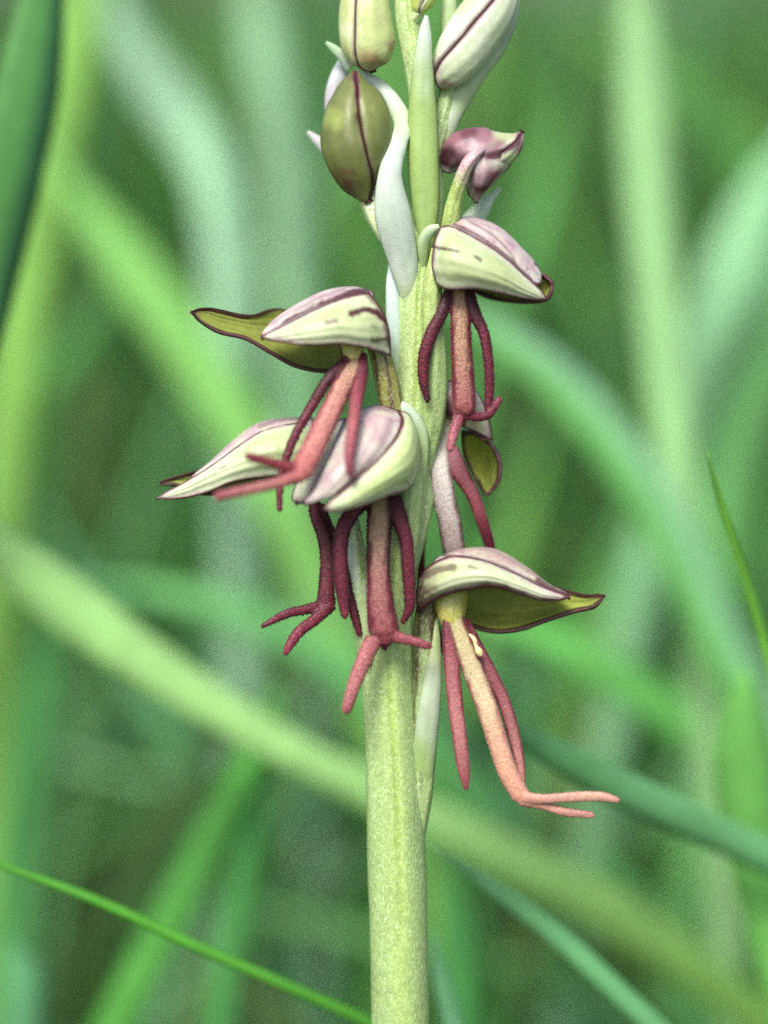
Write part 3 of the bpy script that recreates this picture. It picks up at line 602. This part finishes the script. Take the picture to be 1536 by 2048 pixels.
lip([([(626, 985, -15, 24), (632, 1030, -24, 26), (648, 1075, -34, 28), (655, 1120, -40, 30), (653, 1170, -44, 32), (652, 1208, -46, 38)], [md_, m_*.8, S(100, 50, 46), S(124, 56, 62), S(120, 46, 58), m_], [C_MARD, C_MARD, md_, md_], .5),
     ([(640, 1010, -20, 20), (660, 1060, -26, 20), (690, 1105, -28, 20), (712, 1138, -28, 18), (726, 1162, -28, 12)], [md_, md_, m_], [C_MARD, md_], .5),
     ([(665, 1070, -24, 20), (684, 1130, -50, 20), (697, 1190, -58, 20), (710, 1232, -60, 18), (719, 1268, -60, 11)], [md_, md_, m_, m_], [C_MARD, md_], .5),
     ([(645, 1210, -48, 24), (612, 1219, -58, 20), (572, 1228, -66, 18), (526, 1252, -74, 10)], [m_, S(118, 38, 58), S(118, 36, 58)], [md_, md_], .5),
     ([(662, 1208, -48, 28), (632, 1237, -60, 24), (602, 1260, -70, 22), (582, 1285, -76, 20), (571, 1306, -80, 12)], [m_, S(126, 38, 60), S(140, 46, 72), S(150, 50, 78)], [md_, m_], .5)], f4, seed=4)

# ================= flower right of the stem, turned away, pale lip
f5 = flower([(828, 1130, 5, 18), (842, 1050, 10, 32), (858, 960, 18, 40), (868, 880, 24, 42), (884, 810, 26, 36), (900, 780, 30, 30)],
            'flower turned away with a whitish pink lip hanging behind the lowest hood')
patch([[(884, 766, 22), (900, 760, 10), (925, 762, 12), (945, 772, 25)], [(874, 795, 10), (890, 788, -15), (930, 788, -18), (965, 800, 5)],
       [(876, 825, 18), (895, 825, -8), (935, 830, -12), (980, 842, 8)], [(892, 843, 30), (914, 852, 14), (946, 862, 12), (986, 884, 20)]], 'sepal', f5, seed=51, point=0, edge=5, pink=.6, pinkc=S(150, 96, 108),
      blots=[(890, 783, 22, .9, S(222, 214, 208)), (888, 822, 48, 1., S(106, 48, 66)), (962, 830, 40, .8, S(190, 196, 150)), (905, 763, 16, .5, S(170, 120, 130))])
patch([[(922, 858, 40), (945, 860, 35), (960, 868, 25), (978, 880, 15)], [(922, 885, 60), (950, 885, 62), (975, 888, 40), (994, 898, 10)],
       [(928, 920, 75), (955, 920, 78), (982, 922, 50), (1004, 928, 8)], [(945, 955, 70), (965, 955, 72), (985, 957, 45), (1002, 960, 10)],
       [(960, 978, 50), (968, 980, 48), (980, 983, 35), (990, 980, 15)], [(968, 992, 25), (970, 993, 25), (973, 994, 22), (976, 993, 18)]], 'sepal', f5, seed=52, inside=True, edge=9, inner=S(158, 168, 70), inner2=S(100, 108, 40))
lip([([(888, 830, 22, 40), (880, 880, 12, 42), (878, 930, 6, 46), (886, 985, 8, 48), (898, 1040, 22, 47), (908, 1100, 50, 46), (925, 1180, 100, 44), (940, 1225, 110, 40)], [S(222, 208, 150), S(232, 218, 200), S(234, 218, 212), S(230, 208, 204), S(222, 192, 186), S(200, 158, 156), pk_], [S(190, 160, 130), S(150, 100, 100), m_, m_, m_], .55),
     ([(902, 895, 10, 30), (920, 945, 8, 34), (945, 990, 10, 29), (962, 1035, 18, 27), (978, 1085, 40, 24), (990, 1140, 80, 16)], [S(176, 100, 112), S(160, 76, 88), S(154, 68, 82), m_, m_], [m_, md_, md_], .55),
     ([(864, 915, 14, 24), (853, 980, 26, 24), (843, 1060, 40, 24), (840, 1130, 60, 22), (855, 1210, 90, 20), (878, 1270, 95, 18), (885, 1306, 95, 10)], [m_, m_, m_, m_], [md_, md_], .5),
     ([(940, 1222, 110, 24), (1000, 1243, 112, 20), (1055, 1254, 112, 14)], [pk_, S(176, 76, 96)], [m_, pk_], .5)], f5, seed=5, velvet=.35)

# ================= lowest flower, right
f6 = flower([(818, 1760, 4, 18), (832, 1680, -2, 32), (842, 1590, -8, 46), (848, 1500, -6, 52), (852, 1400, -6, 56), (853, 1310, -6, 54), (852, 1240, -10, 46), (860, 1180, -22, 36)],
            'lowest flower with a wide dark-rimmed hood and a pale orange lip bent at the feet', c0=C_STEM, c1=S(92, 92, 44), dark=S(60, 40, 30), stripes=.8, cut=(.55, .85))
patch([[(836, 1158, -25), (832, 1180, -42), (832, 1202, -46), (834, 1228, -35)], [(858, 1130, -50), (860, 1158, -82), (866, 1182, -90), (878, 1198, -75)],
       [(905, 1111, -70), (911, 1138, -107), (919, 1162, -114), (930, 1182, -95)], [(965, 1119, -80), (972, 1140, -117), (980, 1158, -122), (990, 1176, -108)],
       [(1030, 1145, -85), (1035, 1160, -110), (1040, 1176, -114), (1045, 1192, -100)], [(1087, 1173, -85), (1089, 1183, -98), (1091, 1193, -99), (1093, 1203, -90)],
       [(1143, 1192, -82), (1143, 1194, -83), (1142, 1197, -83), (1140, 1200, -82)]], 'sepal', f6, seed=61, edge=8, root=(S(78, 56, 36), .3), base=S(204, 216, 170), base2=S(172, 190, 100), pink=.08,
      veins=[([(834, 1224), (878, 1196), (930, 1179), (990, 1173), (1045, 1189)], 9, .8), ([(852, 1150), (885, 1138), (905, 1136)], 10, .7), ([(940, 1133), (952, 1136)], 5, .5), ([(845, 1180), (870, 1175)], 10, .4)])
patch([[(858, 1146, -40), (868, 1120, -32), (885, 1111, 0), (900, 1125, 40)], [(905, 1124, -64), (914, 1103, -46), (935, 1096, 0), (950, 1112, 50)],
       [(965, 1132, -74), (978, 1103, -55), (995, 1099, -5), (1005, 1118, 45)], [(1030, 1158, -78), (1042, 1135, -60), (1052, 1132, -15), (1056, 1150, 30)],
       [(1085, 1183, -78), (1091, 1168, -66), (1098, 1167, -35), (1100, 1178, 0)], [(1137, 1196, -76), (1138, 1190, -71), (1141, 1188, -65), (1141, 1192, -55)]], 'sepal', f6, seed=62, edge=5, pink=.7, pinkc=S(170, 142, 140), base=S(196, 190, 160), base2=S(166, 160, 116),
      veins=[([(885, 1110), (965, 1119), (1030, 1146), (1087, 1174), (1135, 1193)], 5, .7), ([(1075, 1160), (1110, 1180), (1138, 1190)], 6, .8)])
patch([[(905, 1215, 30), (900, 1200, 50), (905, 1165, 60)], [(938, 1252, 20), (940, 1215, 60), (945, 1160, 65)], [(985, 1267, 5), (985, 1225, 60), (990, 1155, 60)],
       [(1040, 1263, -10), (1040, 1225, 40), (1045, 1160, 45)], [(1100, 1243, -25), (1100, 1218, 10), (1100, 1172, 20)], [(1150, 1227, -35), (1150, 1212, -15), (1150, 1184, -15)],
       [(1190, 1217, -42), (1186, 1206, -36), (1180, 1189, -35)], [(1212, 1193, -45), (1211, 1190, -45), (1208, 1186, -45)]], 'sepal', f6, seed=63, inside=True, edge=8, tip=.07, inner=S(164, 176, 80), inner2=S(124, 138, 52))
tube([(898, 1165, 0, 70), (900, 1200, -14, 72), (903, 1228, -24, 58), (909, 1258, -26, 40), (918, 1290, -30, 22)], 'column', M_STEM, f6, lambda P, u, th: np.tile(S(190, 186, 96), (len(P), 1)), nseg=24)
lip([([(903, 1222, -34, 40), (920, 1270, -42, 42), (946, 1340, -52, 45), (972, 1410, -62, 44), (994, 1480, -72, 42), (1016, 1545, -82, 41), (1042, 1592, -90, 38)], [S(196, 186, 116), S(200, 182, 120), crm, S(222, 186, 140), S(218, 158, 124), S(220, 154, 118), S(212, 138, 112)], [S(160, 96, 80), S(150, 76, 74), S(160, 90, 84), S(186, 116, 100), S(200, 128, 108), S(206, 130, 110)], .5),
     ([(893, 1215, -34, 14), (897, 1262, -46, 26), (903, 1330, -58, 32), (911, 1410, -68, 32), (920, 1480, -76, 30), (927, 1535, -80, 27), (932, 1574, -84, 14)], [S(120, 60, 50), m_, S(168, 82, 90), S(186, 104, 104), S(188, 106, 102), S(170, 86, 88), S(140, 60, 66)], [md_, m_, S(140, 64, 74), S(150, 74, 80)], .5),
     ([(928, 1240, -28, 22), (952, 1290, -36, 26), (984, 1352, -42, 28), (1012, 1415, -48, 27), (1030, 1480, -54, 25), (1040, 1530, -62, 21), (1044, 1570, -70, 14)], [m_, S(140, 62, 74), S(150, 76, 84), S(170, 94, 94), S(186, 110, 102), S(190, 112, 104)], [md_, m_, S(140, 62, 74)], .5),
     ([(1040, 1594, -92, 28), (1085, 1598, -104, 20), (1150, 1594, -118, 21), (1200, 1593, -130, 20), (1234, 1600, -138, 13)], [S(214, 140, 116), S(216, 150, 128), S(220, 156, 132), S(206, 140, 124)], [S(206, 134, 116), S(204, 136, 120)], .6),
     ([(1042, 1600, -92, 26), (1090, 1612, -96, 18), (1130, 1624, -100, 19), (1182, 1630, -106, 15)], [S(208, 134, 114), S(210, 142, 122), S(196, 124, 118)], [S(196, 120, 110), S(186, 110, 110)], .6),
     ([(1048, 1600, -88, 16), (1058, 1614, -86, 8)], [S(160, 80, 84), md_], [md_, md_], .5)], f6, seed=6, velvet=.5)
tube([(938, 1268, -66, 4), (948, 1278, -68, 9), (952, 1292, -68, 8), (958, 1303, -68, 15), (962, 1312, -68, 9)], 'pollen_mass', M_STEM, f6, lambda P, u, th: np.tile(S(228, 214, 150), (len(P), 1)), nseg=12)

# ================= buds
def bud(secs, seam, label, ovary, name='bud', drat=.9, tilt=None, cols=None, oc=(None, None), d0=0., seams2=(2.2, 2.0), pink=0., pinkc=None, blots=(), veins=(), seed=1, edge=5., base=None, base2=None, tip=0., sheenk=1., ocut=(.5, .9)):
    """secs: (x, y, half width) down the bud; seam: its offset from the middle in half widths; three sepals meet in seams"""
    o = flower(ovary, label, c0=oc[0], c1=oc[1], name=name, cut=ocut)
    A = np.asarray(secs, float); n = 64; Mx = crmat(len(A), n); Q = Mx@A; hw = np.maximum(Q[:, 2], 1.)
    sm = np.clip(Mx@np.asarray(seam, float), -.97, .97)
    Tn = np.gradient(Q[:, :2], axis=0); Tn /= np.linalg.norm(Tn, axis=1)[:, None]
    nr = np.stack([-Tn[:, 1], Tn[:, 0]], -1)
    if nr[n//2, 0] < 0: nr = -nr
    a_s = np.arccos(sm)          # seam towards the lens
    axis3 = np.c_[Q[:, :2], np.full(n, d0)]
    def axis_of(p): return axis3[((p[:, None, :2]-axis3[None, :, :2])**2).sum(-1).argmin(1)]
    for k in range(3):
        if k == 0: a0, a1 = a_s, np.full(n, math.pi+1.1)
        elif k == 1: a0, a1 = np.full(n, -1.1), a_s
        else: a0, a1 = np.full(n, math.pi+1.05), np.full(n, 2*math.pi-1.05)
        nu = 26; us = np.linspace(0, 1, nu); th = a0[:, None]*(1-us)+a1[:, None]*us
        tuck = 1-.09*np.exp(-(np.minimum(us, 1-us)/.05)**2)[None, :]
        if k == 2: tuck = tuck*.98
        r = hw[:, None]*tuck
        G = np.zeros((n, nu, 3)); G[..., :2] = Q[:, None, :2]+nr[:, None, :]*(np.cos(th)*r)[..., None]
        G[..., 2] = d0-np.sin(th)*r*drat
        patch(G[::3].tolist()+[G[-1].tolist()], 'sepal', o, nv=70, nu=30, seed=seed+k, edge=edge, pink=pink, pinkc=pinkc, blots=blots, veins=veins, base=base, base2=base2, thick=4, out=axis_of, tip=tip, point=0, sheenk=sheenk)
    return o
b_ol, b_ol2 = S(128, 138, 74), S(86, 92, 52)
bud([(711, 141, 3), (709, 170, 33), (712, 200, 56), (714, 240, 69), (713, 290, 72), (715, 330, 60), (719, 360, 44), (728, 385, 24), (737, 402, 8)], [0, .15, .07, .09, .25, .43, .66, .75, .4],
    'large olive-green bud with a dark maroon seam', [(838, 620, 5, 12), (820, 555, -20, 28), (790, 490, -34, 44), (762, 445, -34, 46), (742, 410, -30, 40), (728, 370, -20, 36)], d0=-45, base=b_ol, base2=b_ol2, seed=71, edge=4, sheenk=0.,
    blots=[(690, 372, 40, .8, S(84, 52, 40)), (668, 350, 30, .5, S(90, 60, 40)), (712, 148, 18, .7, C_MAR), (690, 270, 45, .5, S(104, 112, 60)), (665, 240, 30, .5, S(172, 190, 100))], veins=[([(711, 150), (718, 230), (734, 310), (747, 365), (740, 400)], 5, .8)], oc=(S(196, 212, 160), S(180, 198, 150)))
bud([(730, -95, 3), (730, -60, 28), (729, 0, 48), (731, 50, 54), (737, 90, 54), (742, 120, 42), (744, 135, 24), (746, 142, 5)], [0, -.3, -.38, -.42, -.56, -.7, -.8, -.5],
    'pale green hanging bud with a thin purple vein at the top of the spike', [(815, -30, 10, 26), (790, -110, 0, 28), (755, -120, -15, 28), (735, -70, -20, 30)], d0=-20, base=S(206, 216, 150), base2=S(160, 176, 96), seed=74, edge=3.5, sheenk=.4,
    blots=[(752, 130, 34, .7, S(120, 84, 60)), (785, 90, 22, .6, S(150, 110, 104)), (734, 110, 30, .45, S(170, 120, 90)), (690, 60, 30, .5, S(220, 230, 190))])
bud([(878, 177, 4), (886, 163, 24), (902, 137, 42), (925, 100, 52), (955, 55, 55), (985, 10, 50), (1008, -32, 34), (1022, -66, 4)], [-.9, -.85, -.62, -.36, -.24, -.1, 0, 0],
    'whitish green upright bud with a purple stripe and maroon base', [(862, 330, 0, 30), (880, 260, 0, 36), (892, 210, 0, 36), (895, 170, 0, 34), (905, 140, 0, 30)], d0=-25, base=S(220, 228, 206), base2=S(190, 212, 146), seed=77, edge=4,
    veins=[([(866, 140), (900, 96), (930, 68), (988, 0)], 6, .7)], blots=[(880, 165, 34, .75, S(120, 70, 60)), (866, 135, 26, .7, S(150, 90, 104)), (905, 60, 40, .4, S(232, 236, 230))])
bR = bud([(893, 345, 8), (905, 322, 30), (925, 306, 44), (955, 303, 49), (985, 303, 45), (1012, 294, 34), (1032, 280, 19), (1044, 264, 3)], [-.9, -.92, -.9, -.7, -.36, -.14, -.05, 0],
    'small mauve and maroon nodding bud with a green tip', [(893, 500, -10, 34), (902, 440, -40, 34), (909, 400, -52, 30), (918, 370, -64, 28), (927, 345, -72, 27), (939, 322, -76, 25), (956, 304, -70, 20), (976, 292, -40, 10)], d0=-20, base=S(166, 120, 128), base2=S(200, 172, 176), seed=80, edge=2.5, pink=.35, pinkc=S(110, 52, 68),
    blots=[(896, 335, 72, 1., S(56, 22, 30)), (940, 262, 52, .8, S(92, 44, 56)), (955, 300, 30, .6, S(206, 180, 184)), (1010, 268, 38, .85, S(186, 206, 150)), (1022, 318, 36, .9, S(182, 206, 146)), (985, 350, 44, .8, S(92, 38, 52))], oc=(C_YEL, S(186, 156, 160)), ocut=(.35, .72),
    veins=[([(1040, 268), (1030, 290), (985, 308), (962, 320)], 8, .9)])
patch([[(925, 318, -45), (952, 312, -66), (990, 312, -62), (1030, 300, -30)], [(929, 350, -35), (950, 346, -68), (985, 346, -64), (1021, 332, -25)], [(934, 384, -30), (948, 380, -58), (970, 378, -55), (994, 362, -22)],
       [(942, 408, -26), (947, 410, -34), (955, 407, -34), (964, 398, -24)]], 'lower_sepal', bR, seed=84, edge=6, pink=.8, pinkc=S(122, 62, 76), base=S(176, 140, 146), base2=S(140, 90, 100), blots=[(955, 392, 60, 1., S(66, 24, 34)), (960, 345, 30, .5, S(196, 170, 176)), (1015, 325, 40, .9, S(182, 204, 144))], nv=50, nu=36, point=.25)
bud([(838, 32, 3), (840, 16, 18), (848, -10, 27), (854, -45, 24), (858, -85, 3)], [0, 0, .2, .2, 0], 'tiny yellow-green bud at the very top of the spike', [(815, 60, -5, 24), (826, 40, -12, 24), (838, 22, -16, 22), (842, 5, -16, 20)], d0=-20, base=S(190, 206, 110), base2=S(172, 194, 96), seed=86, edge=1.5)

# ================= bracts
C_BG, C_BW = S(184, 206, 146), S(212, 226, 210)
strap([(850, 560, -10, 10), (852, 480, -34, 30), (850, 400, -46, 52), (846, 310, -54, 58), (845, 220, -58, 52), (846, 130, -62, 36), (850, 65, -64, 20), (853, 32, -64, 3)], 'bract', orchid, S(172, 200, 118), C_BW, ccut=(.55, .9), seed=1)
strap([(826, 640, -10, 10), (818, 590, -34, 30), (806, 520, -56, 56), (786, 430, -86, 68), (780, 350, -92, 44), (796, 288, -70, 32), (806, 250, -42, 34), (790, 212, -18, 32), (760, 174, -6, 24), (722, 141, 2, 4)], 'bract', orchid, S(196, 216, 160), C_BW, ccut=(.06, .22), seed=2, spots=[(800, 240, 70, .8, S(200, 218, 170))])
strap([(880, 345, 0, 26), (884, 290, -6, 38), (892, 240, -12, 50), (914, 190, -8, 58), (948, 140, 0, 52), (984, 95, 8, 46), (1010, 48, 14, 38), (1023, 5, 16, 28), (1028, -36, 16, 6)], 'bract', orchid, S(186, 208, 150), S(206, 220, 190), ccut=(.2, .9), seed=3, spots=[(890, 235, 45, .8, C_BW), (1000, 70, 40, .5, S(160, 170, 140))])
strap([(704, 134, 10, 26), (684, 112, 4, 18), (666, 96, 0, 12), (652, 85, -2, 3)], 'bract', orchid, S(206, 226, 200), S(190, 220, 180), seed=4)
strap([(672, 235, 30, 40), (670, 190, 30, 36), (680, 145, 30, 28), (694, 105, 30, 6)], 'bract', orchid, S(196, 190, 196), S(210, 215, 215), seed=5)
strap([(700, 340, 30, 30), (662, 305, 34, 26), (634, 280, 38, 15), (616, 264, 40, 3)], 'bract', orchid, S(196, 206, 196), S(206, 206, 206), seed=6)
strap([(930, 470, 20, 50), (955, 430, 20, 38), (976, 402, 20, 18), (1001, 376, 20, 3)], 'bract', orchid, S(196, 218, 186), S(206, 228, 206), seed=7)
strap([(796, 830, -10, 14), (790, 740, -26, 24), (787, 640, -28, 26), (785, 570, -22, 22), (783, 530, -12, 8)], 'bract', orchid, S(180, 206, 150), S(206, 226, 214), ccut=(.1, .5), seed=8)
strap([(840, 1640, -8, 8), (846, 1570, -26, 30), (850, 1490, -38, 42), (858, 1420, -44, 40), (866, 1350, -40, 30), (870, 1285, -30, 18), (870, 1225, -14, 4)], 'bract', orchid, S(160, 188, 110), S(190, 206, 176), ccut=(.2, .5), seed=9, spots=[(870, 1280, 90, .9, S(160, 176, 110))])
strap([(850, 560, -20, 6), (847, 525, -38, 14), (848, 485, -58, 20), (860, 462, -70, 18), (878, 452, -74, 4)], 'bract', orchid, C_BG, S(196, 220, 176), seed=10)
strap([(838, 1000, -20, 6), (846, 930, -40, 14), (842, 870, -50, 24), (822, 832, -58, 26), (795, 812, -60, 22), (758, 805, -58, 4)], 'bract', orchid, C_BG, S(206, 224, 196), seed=11)
strap([(900, 70, 10, 26), (898, 20, 10, 28), (905, -30, 10, 6)], 'bract', orchid, C_BG, S(196, 216, 166), seed=12)
strap([(735, 1330, -44, 16), (728, 1260, -56, 26), (718, 1180, -58, 28), (706, 1110, -54, 22), (696, 1060, -46, 6)], 'bract', orchid, C_BG, S(206, 222, 196), seed=13)
